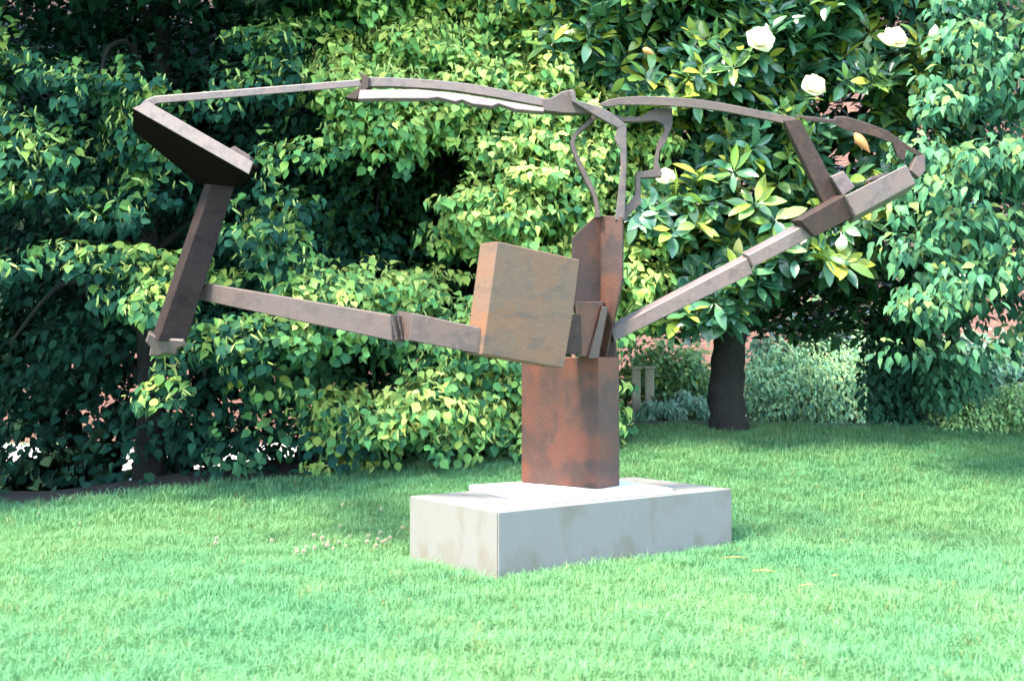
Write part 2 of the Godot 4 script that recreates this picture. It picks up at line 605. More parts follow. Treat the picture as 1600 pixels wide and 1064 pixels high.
func linden(called: String, label: String, trunk_at: Vector3, x0: float, x1: float, front: Callable, holes: Array, cols: Array, n_front: int, n_deep: int, low: Callable, leaf_size: float, top: float) -> void:
	var base := Vector3(trunk_at.x, ground(trunk_at.x, trunk_at.z), trunk_at.z)
	var tree := thing(called, label, "tree", base)
	var tp := smooth_path([Vector3(0, -0.1, 0), Vector3(0.05, 1.2, 0.05), Vector3(-0.05, 2.8, 0), Vector3(0.1, 5.0, -0.1), Vector3(0, 7.5, 0)])
	var radii: Array = []
	for i in tp.size():
		radii.append(lerpf(0.19, 0.05, float(i) / tp.size()))
	put("trunk", limb(tp, radii, 12), M.bark, tree)
	for k in 22:
		var y := rng.randf_range(0.9, 6.5)
		var a := rng.randf() * TAU
		var reach := rng.randf_range(0.8, 1.5)
		var dir := Vector3(cos(a), 0, sin(a))
		var bp := smooth_path([Vector3(0, y, 0), dir * reach * 0.5 + Vector3(0, y + 0.5, 0), dir * reach + Vector3(0, y + 0.35, 0) + rvec() * 0.2, dir * reach * 1.25 + Vector3(0, y - 0.1, 0)], 3)
		var br: Array = []
		for i in bp.size():
			br.append(lerpf(0.05, 0.008, float(i) / bp.size()))
		put("branch", limb(bp, br, 6), M.bark, tree)
	var items: Array = []
	var bracts: Array = []
	# the outer sprays, which leave dark hollows
	var made := 0
	var patch := noise(31, 0.62, 3)
	while made < n_front:
		var x := rng.randf_range(x0, x1)
		var zf: float = front.call(x)
		var lowest: float = ground(x, zf) + low.call(x)
		var y := lowest + (minf(top, 6.2) - lowest) * rng.randf()
		if rng.randf() < 0.22:
			y = lowest + rng.randf() * 0.7
		if x < -2.4 and y < 1.25 + 0.25 * sin(x * 4.0) or x > 1.0 and y < 1.95:
			made += 1
			continue
		var z := zf - rng.randf_range(0.0, 0.75) - maxf(0.0, y - 3.4) * 0.1 + 0.75 * patch.get_noise_3d(x * 1.4 + 30.0, y * 1.1, 5.0)
		if x < -2.0:
			z += 0.45 * exp(-pow((y - 1.9) / 0.5, 2.0))
		var c := Vector3(x, y, z)
		made += 1
		if in_holes(px(c), holes) or patch.get_noise_3d(c.x, c.y * 1.05, c.z) < (-0.36 if x > -1.7 and y > 2.7 else -0.06):
			continue
		var out := Vector3(rng.randf_range(-0.5, 0.5), 0.0, 1.0).normalized()
		var r := Vector3(rng.randf_range(0.22, 0.5), rng.randf_range(0.06, 0.2), rng.randf_range(0.2, 0.42))
		if rng.randf() < 0.35:   # a hanging spray
			r = Vector3(rng.randf_range(0.1, 0.22), rng.randf_range(0.22, 0.42), rng.randf_range(0.12, 0.25))
		spray(items, c, r, rng.randi_range(48, 78), out, leaf_size, [0, 0, 1, 1, 2, 3] if rng.randf() < (0.15 if x > -1.7 and y > 2.2 else 0.65) else [1, 2, 2, 3, 3, 4], true)  # upper middle sprays get lighter tints, sunlight put into the leaf colour
		for k in rng.randi_range(5, 16):
			var p := c + Vector3(rng.randf_range(-1, 1) * r.x, rng.randf_range(-0.6, 0.5) * r.y, rng.randf_range(0.0, 1.0) * r.z)
			bracts.append(place(p, out + rvec() * 0.5, Vector3.DOWN + rvec() * 0.95, rng.randf_range(0.035, 0.1)))
	# the inside of the crown, its shade deepened by darker leaf tints
	for k in n_deep:
		var x := rng.randf_range(x0 - 0.6, x1 + 0.6)
		var zf: float = front.call(x)
		var lowest: float = ground(x, zf - 2.0) + 0.12
		var y := lowest + (top - lowest) * rng.randf()
		if y < 1.3 and rng.randf() < 0.3 or x > 0.7 and y < 2.1:
			continue
		var z := zf - rng.randf_range(1.9 if y > 1.5 else 0.6, 4.6 if x < 0.0 else 3.2)
		if in_holes(px(Vector3(x, y, z)), [[15, 745, 50, 45], [287, 722, 24, 32], [455, 668, 30, 30], [400, 630, 60, 45]]) and rng.randf() < 0.5:
			continue
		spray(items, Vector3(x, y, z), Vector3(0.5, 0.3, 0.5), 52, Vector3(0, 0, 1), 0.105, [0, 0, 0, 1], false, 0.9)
	# the overhanging top above the frame, which keeps the inside dark
	for k in n_deep / 2:
		var x := rng.randf_range(x0 - 0.6, x1 + 0.6)
		var zf: float = front.call(x)
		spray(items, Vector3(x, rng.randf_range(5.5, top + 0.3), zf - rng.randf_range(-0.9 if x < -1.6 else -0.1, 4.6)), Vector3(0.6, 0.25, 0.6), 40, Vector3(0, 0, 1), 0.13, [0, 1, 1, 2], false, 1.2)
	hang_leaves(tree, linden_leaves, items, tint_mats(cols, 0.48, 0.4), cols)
	var bm := leaf_material(lin(0.34, 0.4, 0.13), 0.6, 0.5)
	scatter(tree, "flower_bract", bract, bm, bracts)

func whorl(items: Array, c: Vector3, axis: Vector3, n: int, size: float, young: float, front: bool) -> void:
	axis = axis.normalized()
	var u := axis.cross(Vector3(0.2, 0.3, 0.93)).normalized()
	var w := axis.cross(u)
	var fresh := rng.randf() < young
	for i in n:
		var a := TAU * i / n + rng.randf_range(-0.25, 0.25)
		var ring := u * cos(a) + w * sin(a)
		var lift := rng.randf_range(-0.25, 0.75)
		if i % 3 == 0:
			lift += 0.45
		var tip := (ring + axis * lift + rvec() * 0.12).normalized()
		var nn := axis - ring * lift * 0.8 + rvec() * 0.22
		var k := rng.randi_range(0, 2)
		if fresh and lift > 0.2:
			k = rng.randi_range(3, 5)
		items.append([place(c + axis * rng.randf_range(-0.07, 0.03) + tip * 0.02, nn, tip, size * rng.randf_range(0.75, 1.2)), k, front])

func blossom(tree: Node3D, at: Vector3, axis: Vector3, size: float, open: float, mat: Material) -> void:
	axis = axis.normalized()
	var b := Node3D.new()
	b.name = "blossom"
	tree.add_child(b, true)
	var u := axis.cross(Vector3(0.1, 0.2, 0.97)).normalized()
	b.transform = Transform3D(Basis(u, axis, u.cross(axis)), at - tree.position)
	# petals are cupped spoons
	for ring in 2:
		var n := 5 if ring == 0 else 4
		for i in n:
			var st := begin()
			var a := TAU * (i + 0.5 * ring) / n + rng.randf_range(-0.12, 0.12)
			var rows := 7
			var cols := 6
			var o := open * (1.0 if ring == 0 else 0.6) + rng.randf_range(-0.08, 0.08)
			var grid: Array = []
			for r in rows + 1:
				var t := float(r) / rows
				var half := 0.56 * size * pow(maxf(0.0, sin(PI * (0.06 + 0.94 * pow(t, 0.8)))), 0.55)
				var elev := lerpf(0.25, 1.5 - o, t)
				var rad := size * t * lerpf(0.25, 0.95, o) + 0.1 * size * sin(t * PI)
				var hgt := size * (sin(elev) * t * lerpf(1.0, 0.45, o)) + 0.02 * ring
				for q in cols + 1:
					var s := (float(q) / cols - 0.5) * 2.0
					var side := s * half
					var p := Vector3(rad - 0.18 * size * s * s * (1.0 - o * 0.5), hgt + 0.14 * size * s * s, side)
					p.y += 0.02 * size * sin(s * 4.0 + i * 2.0) * t
					grid.append(p.rotated(Vector3.UP, a))
			for r in rows:
				for q in cols:
					var k := r * (cols + 1) + q
					for v: Vector3 in [grid[k], grid[k + 1], grid[k + cols + 2], grid[k], grid[k + cols + 2], grid[k + cols + 1]]:
						st.add_vertex(v)
			st.index()
			st.generate_normals()
			put("petal", st.commit(), mat, b)
	var core := CylinderMesh.new()
	core.top_radius = 0.05 * size
	core.bottom_radius = 0.11 * size
	core.height = 0.34 * size
	core.radial_segments = 10
	var c := put("flower_cone", core, M.stamen, b)
	c.position = Vector3(0, 0.2 * size, 0)

func bud(tree: Node3D, at: Vector3, axis: Vector3, size: float, mat: Material, called := "flower_bud", girth := 0.34) -> void:
	axis = axis.normalized()
	var pts: Array = []
	var rad: Array = []
	for i in 9:
		var t := i / 8.0
		pts.append(axis * t * size)
		rad.append(maxf(0.002, size * girth * sin(PI * pow(t, 0.8)) + 0.01 * (1.0 - t)))
	var o := put(called, limb(pts, rad, 12, 0.05), mat, tree)
	o.position = at - tree.position

func make_magnolia() -> void:
	var root := P(1142, 673, 12.4)
	root.y = ground(root.x, root.z) - 0.02
	var tree := thing("magnolia_tree", "magnolia tree with big glossy leaves and white blossoms on a black trunk", "tree", root)
	var tp: Array = []
	for s: Array in [[1142, 690], [1139, 660], [1135, 625], [1138, 585], [1140, 545], [1146, 505], [1160, 440], [1185, 360], [1215, 220], [1230, 60], [1240, -200]]:
		tp.append(P(s[0], s[1], 12.4) - root)
	put("trunk", limb(smooth_path(tp, 4), smooth_radii([0.235, 0.222, 0.208, 0.195, 0.19, 0.185, 0.15, 0.13, 0.11, 0.09, 0.05], 4), 16, 0.1), M.bark, tree)
	for b: Array in [[[1150, 520], [1195, 470], [1250, 440], [1310, 400], [1380, 330]], [[1140, 500], [1110, 470], [1060, 420], [1010, 380]], [[1180, 370], [1090, 290], [1010, 230], [940, 160]], [[1200, 300], [1290, 240], [1360, 160], [1420, 80]], [[1215, 220], [1120, 120], [1030, 40], [960, -60]], [[1225, 120], [1310, 40], [1400, -60]], [[1190, 330], [1240, 330], [1290, 350], [1350, 345]]]:
		var pts: Array = []
		var rad: Array = []
		for i in b.size():
			pts.append(P(b[i][0], b[i][1], 12.4 - 0.28 * i) - root)
			rad.append(lerpf(0.065, 0.02, float(i) / b.size()))
		put("branch", limb(smooth_path(pts, 4), smooth_radii(rad, 4), 8), M.bark, tree)
	var cols := [Color(0.024, 0.082, 0.042), Color(0.04, 0.115, 0.052), Color(0.06, 0.15, 0.06), Color(0.17, 0.27, 0.05), Color(0.28, 0.33, 0.05), Color(0.11, 0.21, 0.06)]
	var items: Array = []
	var holes := [[1390, 480, 70, 60], [1260, 470, 60, 60], [1060, 245, 28, 60], [1180, 300, 30, 40], [1310, 170, 60, 30], [1440, 250, 40, 90], [1330, 250, 40, 30], [1240, 540, 160, 45], [1020, 470, 60, 30], [1400, 40, 40, 40], [1420, 400, 40, 60]]
	var bark_twigs := begin()
	for k in 2100:
		var q := Vector2(rng.randf_range(850, 1500), rng.randf_range(-150, 520))
		var edge := 1.0
		if q.x < 985 and q.y > 130 + rng.randf() * 60:
			continue
		if q.x < 1060 and q.y > 180 and q.y < 300:
			continue
		if in_holes(q, holes):
			continue
		var low := 500.0 if q.x < 1180 else 470.0
		if q.y > low and rng.randf() < 0.8:
			continue
		var d := 11.1 + rng.randf() * 0.9 - 0.25 * sin(q.x * 0.021 + q.y * 0.034) + absf(q.x - 1170) * 0.0009
		var c := P(q.x, q.y, d)
		var axis := Vector3(rng.randf_range(-0.7, 0.7), rng.randf_range(0.15, 1.0), rng.randf_range(0.1, 0.95))
		whorl(items, c, axis, rng.randi_range(7, 11), 0.255, 0.5 if q.y < 420 else 0.15, true)
	# hanging whorls that stand alone
	for s: Array in [[1135, 480, 11.2], [1290, 400, 11.0], [1050, 360, 11.0], [1090, 350, 11.0], [1180, 320, 11.0], [1210, 345, 10.9], [1320, 410, 11.0], [1060, 500, 11.4], [1140, 495, 11.1]]:
		whorl(items, P(s[0], s[1], s[2]), Vector3(rng.randf_range(-0.3, 0.3), 0.5, 0.8), 10, 0.28, 0.5, true)
	for k in 1100:
		var q := Vector2(rng.randf_range(860, 1560), rng.randf_range(-130, 470))
		if q.x < 960 and q.y > 160:
			continue
		var c := P(q.x, q.y, rng.randf_range(12.3, 13.6))
		whorl(items, c, Vector3(rng.randf_range(-0.8, 0.8), 1, rng.randf_range(-0.4, 0.8)), 9, 0.24, 0.0, false)
	for k in 190:   # the shaded leaves low down behind the trunk
		var q := Vector2(rng.randf_range(1165, 1450), rng.randf_range(415, 528))
		whorl(items, P(q.x, q.y, rng.randf_range(12.9, 13.8)), Vector3(rng.randf_range(-0.8, 0.8), 1, rng.randf_range(-0.4, 0.8)), 9, 0.24, 0.0, false)
	for k in 200:
		var q := Vector2(rng.randf_range(860, 1560), rng.randf_range(-160, -40))
		whorl(items, P(q.x, q.y, rng.randf_range(11.0, 13.5)), Vector3(rng.randf_range(-0.8, 0.8), 1, rng.randf_range(-0.4, 0.8)), 9, 0.26, 0.1, false)
	var leaf := leaf_mesh([[0.0, 0.012], [0.1, 0.02], [0.25, 0.14], [0.45, 0.205], [0.65, 0.2], [0.85, 0.11], [1.0, 0.0]], 0.28, 0.16)
	var glossy := tint_mats(cols, 0.25, 0.25)
	for m: StandardMaterial3D in glossy:
		m.metallic_specular = 0.55
	var leaf_2 := leaf_mesh([[0.0, 0.012], [0.1, 0.02], [0.28, 0.12], [0.5, 0.17], [0.7, 0.15], [0.9, 0.06], [1.03, 0.0]], 0.5, -0.1)
	var leaf_3 := leaf_mesh([[0.0, 0.012], [0.1, 0.02], [0.25, 0.12], [0.45, 0.18], [0.65, 0.18], [0.85, 0.1], [0.97, 0.0]], 0.15, 0.4)
	hang_leaves(tree, [leaf, leaf_2, leaf_3], items, glossy, cols)
	var petal := StandardMaterial3D.new()
	petal.albedo_color = lin(0.8, 0.76, 0.62)
	petal.roughness = 0.6
	petal.backlight_enabled = true
	petal.backlight = Color(0.6, 0.6, 0.45)
	M.stamen = StandardMaterial3D.new()
	M.stamen.albedo_color = lin(0.5, 0.4, 0.1)
	M.stamen.roughness = 0.8
	blossom(tree, P(1186, 68, 10.75), Vector3(0.1, 0.55, 1.0), 0.19, 0.9, petal)
	blossom(tree, P(1268, 140, 10.75), Vector3(0.25, 0.5, 1.0), 0.17, 0.85, petal)
	blossom(tree, P(1394, 70, 10.75), Vector3(0.1, 0.9, 0.8), 0.19, 0.85, petal)
	blossom(tree, P(1042, 282, 10.95), Vector3(-0.3, 0.6, 0.8), 0.14, 0.8, petal)
	bud(tree, P(1460, 62, 10.7), Vector3(0.05, 1, 0.2), 0.15, petal)
	bud(tree, P(1314, 392, 10.8), Vector3(0.1, 1, 0.25), 0.17, petal)
	var wilt := StandardMaterial3D.new()
	wilt.albedo_color = lin(0.5, 0.2, 0.07)
	wilt.roughness = 0.8
	bud(tree, P(1336, 208, 10.8), Vector3(0.6, -0.9, 0.2), 0.26, wilt, "faded_bloom", 0.17)
	bud(tree, P(1005, 76, 10.8), Vector3(0.6, -0.4, 0.2), 0.13, wilt, "faded_bloom", 0.22)

func smooth_radii(r: Array, per: int) -> Array:
	var out: Array = []
	for i in r.size() - 1:
		for j in per:
			out.append(lerpf(r[i], r[i + 1], float(j) / per))
	out.append(r[-1])
	return out

func make_dogwood() -> void:
	var root := P(1505, 668, 13.4)
	root.y = ground(root.x, root.z) - 0.02
	var tree := thing("dogwood_tree", "light green broad-leaved tree at the right edge with drooping leaves", "tree", root)
	for b: Array in [[[1505, 700], [1503, 650], [1496, 580], [1488, 500], [1496, 400], [1520, 250], [1560, 60], [1580, -200]], [[1496, 590], [1480, 560], [1490, 520], [1540, 480], [1600, 450]], [[1490, 480], [1450, 380], [1440, 300], [1460, 230]], [[1500, 300], [1560, 270], [1620, 230]], [[1540, 160], [1500, 120], [1450, 110]], [[1470, 400], [1530, 390], [1590, 370]]]:
		var pts: Array = []
		var rad: Array = []
		for i in b.size():
			pts.append(P(b[i][0], b[i][1], 13.4 - 0.3 * i) - root)
			rad.append(lerpf(0.12 if b.size() > 5 else 0.035, 0.015, float(i) / b.size()))
		put("trunk" if b.size() > 5 else "branch", limb(smooth_path(pts, 4), smooth_radii(rad, 4), 10), M.bark, tree)
	var cols := [Color(0.025, 0.082, 0.048), Color(0.042, 0.125, 0.064), Color(0.06, 0.16, 0.076), Color(0.09, 0.19, 0.075), Color(0.14, 0.22, 0.07)]
	var items: Array = []
	var holes := [[1500, 215, 40, 22], [1570, 300, 40, 30], [1440, 110, 40, 30], [1560, 180, 25, 25], [1500, 510, 60, 25], [1390, 470, 30, 40]]
	for k in 330:
		var q := Vector2(rng.randf_range(1370, 1760), rng.randf_range(-120, 545))
		var left := 1395.0 if q.y > 200 else 1450.0 - minf(q.y, 100.0) * 0.2
		if q.x < left + rng.randf() * 40 or in_holes(q, holes):
			continue
		var c := P(q.x, q.y, 9.9 + rng.randf() * 0.9)
		spray(items, c, Vector3(rng.randf_range(0.2, 0.38), 0.12, 0.3), rng.randi_range(20, 34), Vector3(-0.3, 0, 1).normalized(), 0.12, [0, 1, 1, 2, 2, 3, 4], true)
	for k in 380:
		var q := Vector2(rng.randf_range(1400, 1900), rng.randf_range(-130, 480))
		spray(items, P(q.x, q.y, rng.randf_range(11.2, 12.8)), Vector3(0.5, 0.3, 0.5), 26, Vector3(0, 0, 1), 0.13, [0, 0, 1], false, 0.9)
	for k in 190:   # the leaves down the stem, their shade put into the darkest tint
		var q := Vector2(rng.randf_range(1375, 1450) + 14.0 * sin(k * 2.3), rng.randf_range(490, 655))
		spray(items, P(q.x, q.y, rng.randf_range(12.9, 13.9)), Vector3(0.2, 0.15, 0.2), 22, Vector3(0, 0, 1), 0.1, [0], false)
	for k in 46:
		var q := Vector2(rng.randf_range(1455, 1530), rng.randf_range(545, 620))
		spray(items, P(q.x, q.y, rng.randf_range(12.2, 12.8)), Vector3(0.2, 0.15, 0.2), 20, Vector3(0, 0, 1), 0.11, [0, 1, 1, 2], false)
	var leaf := leaf_mesh([[0.0, 0.01], [0.12, 0.12], [0.3, 0.24], [0.5, 0.26], [0.75, 0.14], [1.0, 0.0]], 0.22, 0.22)
	var leaf_2 := leaf_mesh([[0.0, 0.01], [0.12, 0.1], [0.3, 0.2], [0.5, 0.21], [0.78, 0.1], [1.05, 0.0]], 0.5, 0.4)
	hang_leaves(tree, [leaf, leaf_2], items, tint_mats(cols, 0.4, 0.34), cols)

# a shrub: short stems and small leaves over a lumpy crown
func shrub(called: String, label: String, x0: float, x1: float, y0: float, base_z: float, deep: float, cols: Array, n: int, leaf: Mesh, size: float, lumps: int, rough := 0.5) -> void:
	var mid := P((x0 + x1) / 2, 600, base_z)
	mid.y = ground(mid.x, mid.z)
	var t := thing(called, label, "shrub", mid)
	var half := (x1 - x0) / 2.0 / F * base_z
	var high := P(800, y0, base_z).y - mid.y
	for k in 7:
		var a := rng.randf_range(-0.7, 0.7) * half
		var pts := smooth_path([Vector3(a * 0.3, -0.05, 0), Vector3(a * 0.6, high * 0.35, rng.randf_range(-0.1, 0.1)), Vector3(a, high * 0.75, rng.randf_range(-0.15, 0.15))], 3)
		put("stem", limb(pts, smooth_radii([0.022, 0.014, 0.006], 3), 6), M.bark, t)
	var items: Array = []
	for k in lumps:
		var u := rng.randf_range(-0.9, 0.9)
		var top := high * (1.0 - 0.35 * u * u) * rng.randf_range(0.75, 1.0)
		var y := rng.randf_range(0.12, 0.95) * top
		var c := mid + Vector3(u * half, y, rng.randf_range(-0.5, 0.5) * deep)
		var r := high * rng.randf_range(0.13, 0.24)
		spray(items, c, Vector3(r * 1.2, r * 0.9, r * 1.1), n, Vector3(0, 0, 1), size, [0, 1, 1, 2, 2, 3], true, 0.8)
	hang_leaves(t, [leaf], items, tint_mats(cols, rough, 0.3), cols, 0)

# ------------------------------------------------------------------ the sculpture and its plinth
func box_on(called: String, corner: Vector2, a: Vector2, b: Vector2, y0: float, y1: float, mat: Material, parent: Node3D, bev := 0.008) -> MeshInstance3D:
	# corner, a, b are (x, distance)
	var o: Vector3 = parent.position
	var poly: Array = []
	for c: Vector2 in [corner, corner + a, corner + a + b, corner + b]:
		poly.append(Vector3(c.x, y1, -c.y) - o)
	var st := begin()
	prism(st, poly, Vector3(0, y0 - y1, 0), bev)
	return put(called, st.commit(), mat, parent)

func make_plinth() -> void:
	var t := thing("concrete_plinth", "pale grey concrete plinth standing in the lawn under the steel sculpture", "plinth", Vector3(0.45, 0, -8.0))
	var f := Vector2(-0.088, 6.94)
	var a := Vector2(0.8, 0.6)
	var b := Vector2(-0.6, 0.8)
	box_on("core", f + a * 0.0125 + b * 0.0125, a * 2.2475, b * 1.0975, -0.2, 0.45, M.concrete, t, 0.004)
	box_on("front_panel", f + a * 0.003, a * 2.257, b * 0.012, -0.2, 0.45, M.concrete, t, 0.004)
	box_on("side_panel", f + b * 0.017, b * 1.093, a * 0.012, -0.2, 0.45, M.concrete, t, 0.004)
	box_on("top_slab", Vector2(0.169, 7.32), Vector2(0.86, 0.51) * 1.2, Vector2(-0.51, 0.86) * 0.98, 0.4505, 0.495, M.slab, t, 0.006)

func make_sculpture() -> void:
	var t := thing("steel_sculpture", "rusty welded steel sculpture with outstretched beam arms and curled straps on a plinth", "sculpture")
	# the column that stands on the slab
	box_on("column", Vector2(0.643, 7.86), Vector2(-0.567, 0.443), Vector2(0.178, 0.228), 0.497, 1.478, M.rust, t, 0.006)
	# the upper column: a bent plate, two leaves and a web
	cut("upper_column", [[893, 372, 7.92], [930, 337, 8.04], [938, 337, 8.06], [940, 430, 8.06], [938, 566, 8.06], [912, 566, 8.0], [893, 470, 7.92]], Vector3(0.06, 0, -0.1), M.rust, t, 0.004)
	cut("upper_column_flange", [[938, 337, 8.06], [973, 338, 7.93], [973, 432, 7.93], [967, 468, 7.95], [957, 512, 7.99], [946, 562, 8.03], [938, 566, 8.06]], Vector3(0.02, 0, -0.11), M.rust_light, t, 0.004)
	cut("rear_fin", [[958, 508, 8.12], [963, 558, 8.12], [938, 560, 8.12]], Vector3(0.02, 0, -0.1), M.dark, t)
	cut("wedge", [[898, 471, 7.72], [944, 471, 7.86], [928, 520, 7.86], [916, 558, 7.85], [902, 556, 7.76]], Vector3(0.02, 0.0, -0.18), M.wedge, t)
	cut("strut", [[941, 478, 7.84], [950, 480, 7.86], [934, 560, 7.86], [920, 560, 7.84]], Vector3(0.01, 0, -0.05), M.steel, t, 0.003)
	cut("connecting_block", [[880, 489, 7.62], [908, 492, 7.72], [910, 553, 7.72], [875, 553, 7.62]], Vector3(-0.04, 0, -0.24), M.dark, t)
	# the square plate
	cut("square_plate", [[777, 377, 7.3], [906, 406, 7.6], [896, 490, 7.6], [881, 575, 7.6], [753, 553, 7.3]], Vector3(-0.125, 0.005, -0.17), M.plate, t)
	# left arm
	cut("arm_block", [[645, 489, 7.38], [750, 512, 7.33], [747, 553, 7.33], [638, 532, 7.38]], Vector3(-0.12, 0.025, -0.14), M.steel, t)
	cut("left_arm", [[318, 442, 8.15], [610, 492, 7.36], [612, 533, 7.36], [308, 468, 8.15]], Vector3(0.08, -0.005, -0.14), M.steel, t)
	cut("left_post", [[330, 288, 8.1], [366, 292, 8.2], [290, 536, 7.98], [246, 532, 7.86]], Vector3(-0.085, 0.02, -0.1), M.post_shade, t)
	cut("ragged_end", [[231, 519, 7.93], [246, 527, 7.84], [286, 531, 7.94], [290, 540, 7.95], [278, 545, 7.95], [274, 555, 7.94], [256, 553, 7.9], [246, 558, 7.88], [232, 556, 7.92], [234, 543, 7.93], [226, 534, 7.95]], Vector3(-0.03, 0.02, -0.12), M.steel, t, 0.012)
	# the slab on top of the post: front edge is its thickness, below it the underside; light and shade are put into their colours
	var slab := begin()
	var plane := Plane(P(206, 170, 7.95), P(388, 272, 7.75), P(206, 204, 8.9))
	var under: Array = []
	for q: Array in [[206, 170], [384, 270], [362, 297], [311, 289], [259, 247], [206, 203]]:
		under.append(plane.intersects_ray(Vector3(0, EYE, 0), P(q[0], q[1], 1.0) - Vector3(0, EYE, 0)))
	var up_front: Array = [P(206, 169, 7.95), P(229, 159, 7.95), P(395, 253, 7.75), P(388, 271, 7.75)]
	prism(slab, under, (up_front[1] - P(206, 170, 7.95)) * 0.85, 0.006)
	put("tilted_slab", slab.commit(), M.slab_shade, t)
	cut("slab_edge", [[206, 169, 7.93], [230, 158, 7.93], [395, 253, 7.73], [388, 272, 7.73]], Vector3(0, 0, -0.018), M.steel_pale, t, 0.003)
	cut("slab_lip", [[357, 232, 7.95], [366, 228, 7.95], [390, 243, 7.92], [390, 252, 7.92]], Vector3(0, 0, -0.1), M.steel, t, 0.004)
	# the long bar and the curved strap at the top
	cut("long_bar", [[214, 168, 7.97], [226, 156, 7.98], [240, 150, 7.99], [400, 137, 8.06], [562, 124, 8.13], [566, 135, 8.13], [400, 149, 8.06], [244, 162, 7.99], [232, 168, 7.98]], Vector3(0, 0.02, -0.07), M.steel_pale, t)
	cut("torn_end", [[558, 111, 8.12], [577, 121, 8.1], [575, 137, 8.1], [562, 146, 8.1], [556, 155, 8.1], [538, 152, 8.12], [552, 143, 8.12], [564, 132, 8.12], [565, 121, 8.12]], Vector3(0.01, 0, -0.12), M.dark, t, 0.004)
	cut("curved_strap", [[575, 120, 8.12], [612, 121, 8.104], [650, 123, 8.087], [681, 125, 8.074], [712, 128, 8.06], [744, 132, 8.046], [775, 138, 8.033], [812, 145, 8.016], [850, 153, 8.0], [850, 166, 8.0], [812, 159, 8.016], [775, 152, 8.033], [744, 147, 8.046], [712, 142, 8.06], [681, 139, 8.074], [650, 137, 8.087], [612, 135, 8.104], [575, 135, 8.12]], Vector3(0, 0.01, -0.09), M.steel_pale, t, 0.004)
	cut("ragged_flange", [[562, 140, 8.06], [650, 139, 8.05], [712, 145, 8.02], [775, 155, 7.99], [850, 168, 7.95], [850, 174, 7.88], [806, 170, 7.89], [779, 161, 7.92], [769, 165, 7.91], [740, 162, 7.92], [722, 155, 7.96], [712, 158, 7.95], [684, 151, 7.98], [669, 153, 7.97], [600, 153, 8.0], [559, 154, 8.0]], Vector3(0, -0.022, -0.03), M.steel_pale, t, 0.003)
	cut("folded_knot", [[848, 154, 7.98], [861, 153, 7.97], [879, 142, 7.95], [897, 139, 7.94], [899, 156, 7.94], [912, 168, 7.94], [924, 177, 7.94], [881, 177, 7.95], [848, 173, 7.97]], Vector3(0, 0.01, -0.13), M.steel, t, 0.008)
	cut("slanting_strap", [[889, 141, 7.86], [898, 142, 7.86], [901, 157, 7.86], [937, 166, 7.88], [955, 176, 7.88], [979, 195, 7.9], [966, 200, 7.9], [932, 181, 7.88], [894, 158, 7.86]], Vector3(0, 0.01, -0.08), M.steel_pale, t, 0.004)
	cut("upright_strap", [[966, 199, 7.9], [979, 195, 7.9], [979, 262, 7.92], [977, 308, 7.94], [976, 344, 7.96], [961, 344, 7.96], [966, 300, 7.94], [970, 257, 7.92], [969, 232, 7.91], [961, 219, 7.9], [961, 211, 7.9]], Vector3(0.01, 0, -0.07), M.steel_pale, t, 0.004)
	cut("curled_strip", outline_of([[932, 178], [917, 194], [901, 208], [895, 222], [899, 239], [908, 260], [920, 285], [931, 310], [935, 340]], [3.5, 3.2, 3.2, 3.2, 3.2, 3.8, 4.0, 3.0, 4.0], 8.0), Vector3(0, 0, -0.07), M.steel, t, 0.003)
	cut("stepped_strap", [[955, 176, 8.02], [973, 183, 8.02], [1001, 182, 8.02], [1021, 171, 8.02], [1034, 168, 8.02], [1051, 168, 8.02], [1051, 194, 8.02], [1041, 222, 8.0], [1031, 236, 8.0], [1029, 256, 8.0], [1035, 270, 8.0], [1034, 276, 8.0], [1001, 278, 8.0], [1002, 318, 7.99], [984, 335, 7.98], [975, 348, 7.98], [973, 328, 7.98], [993, 303, 7.99], [994, 269, 8.0], [1022, 265, 8.0], [1023, 250, 8.0], [1029, 220, 8.0], [1039, 204, 8.02], [1037, 194, 8.02], [1024, 188, 8.02], [1001, 190, 8.02], [973, 190, 8.02]], Vector3(0, 0, -0.06), M.steel, t, 0.003)
	cut("right_strap", [[934, 164, 7.99], [950, 156, 7.978], [969, 152, 7.963], [1000, 150, 7.94], [1035, 151, 7.913], [1069, 153, 7.887], [1100, 156, 7.863], [1131, 161, 7.84], [1162, 167, 7.816], [1194, 174, 7.79], [1248, 184, 7.75], [1231, 194, 7.763], [1194, 186, 7.79], [1162, 180, 7.816], [1131, 174, 7.84], [1100, 170, 7.863], [1069, 167, 7.887], [1035, 165, 7.913], [1000, 164, 7.94], [969, 164, 7.963], [950, 167, 7.978]], Vector3(0, 0.02, -0.09), M.steel, t, 0.004)
	cut("torn_strap", [[1243, 181, 7.76], [1275, 184, 7.74], [1305, 188, 7.73], [1308, 183, 7.73], [1324, 183, 7.72], [1355, 192, 7.7], [1389, 205, 7.68], [1423, 229, 7.66], [1447, 242, 7.65], [1440, 246, 7.65], [1418, 234, 7.66], [1414, 252, 7.66], [1405, 247, 7.66], [1396, 224, 7.67], [1367, 213, 7.69], [1345, 208, 7.7], [1318, 202, 7.72], [1302, 193, 7.73], [1265, 189, 7.75]], Vector3(0, 0.02, -0.05), M.dark, t, 0.003)
	cut("hooked_tab", [[1432, 245, 7.64], [1446, 241, 7.64], [1447, 267, 7.62], [1437, 278, 7.62], [1423, 266, 7.62]], Vector3(0, 0, -0.07), M.steel, t, 0.004)
	cut("right_post", [[1225, 188, 7.74], [1251, 186, 7.74], [1300, 278, 7.72], [1314, 304, 7.72], [1290, 322, 7.72]], Vector3(0.02, 0.0, -0.13), M.dark, t)
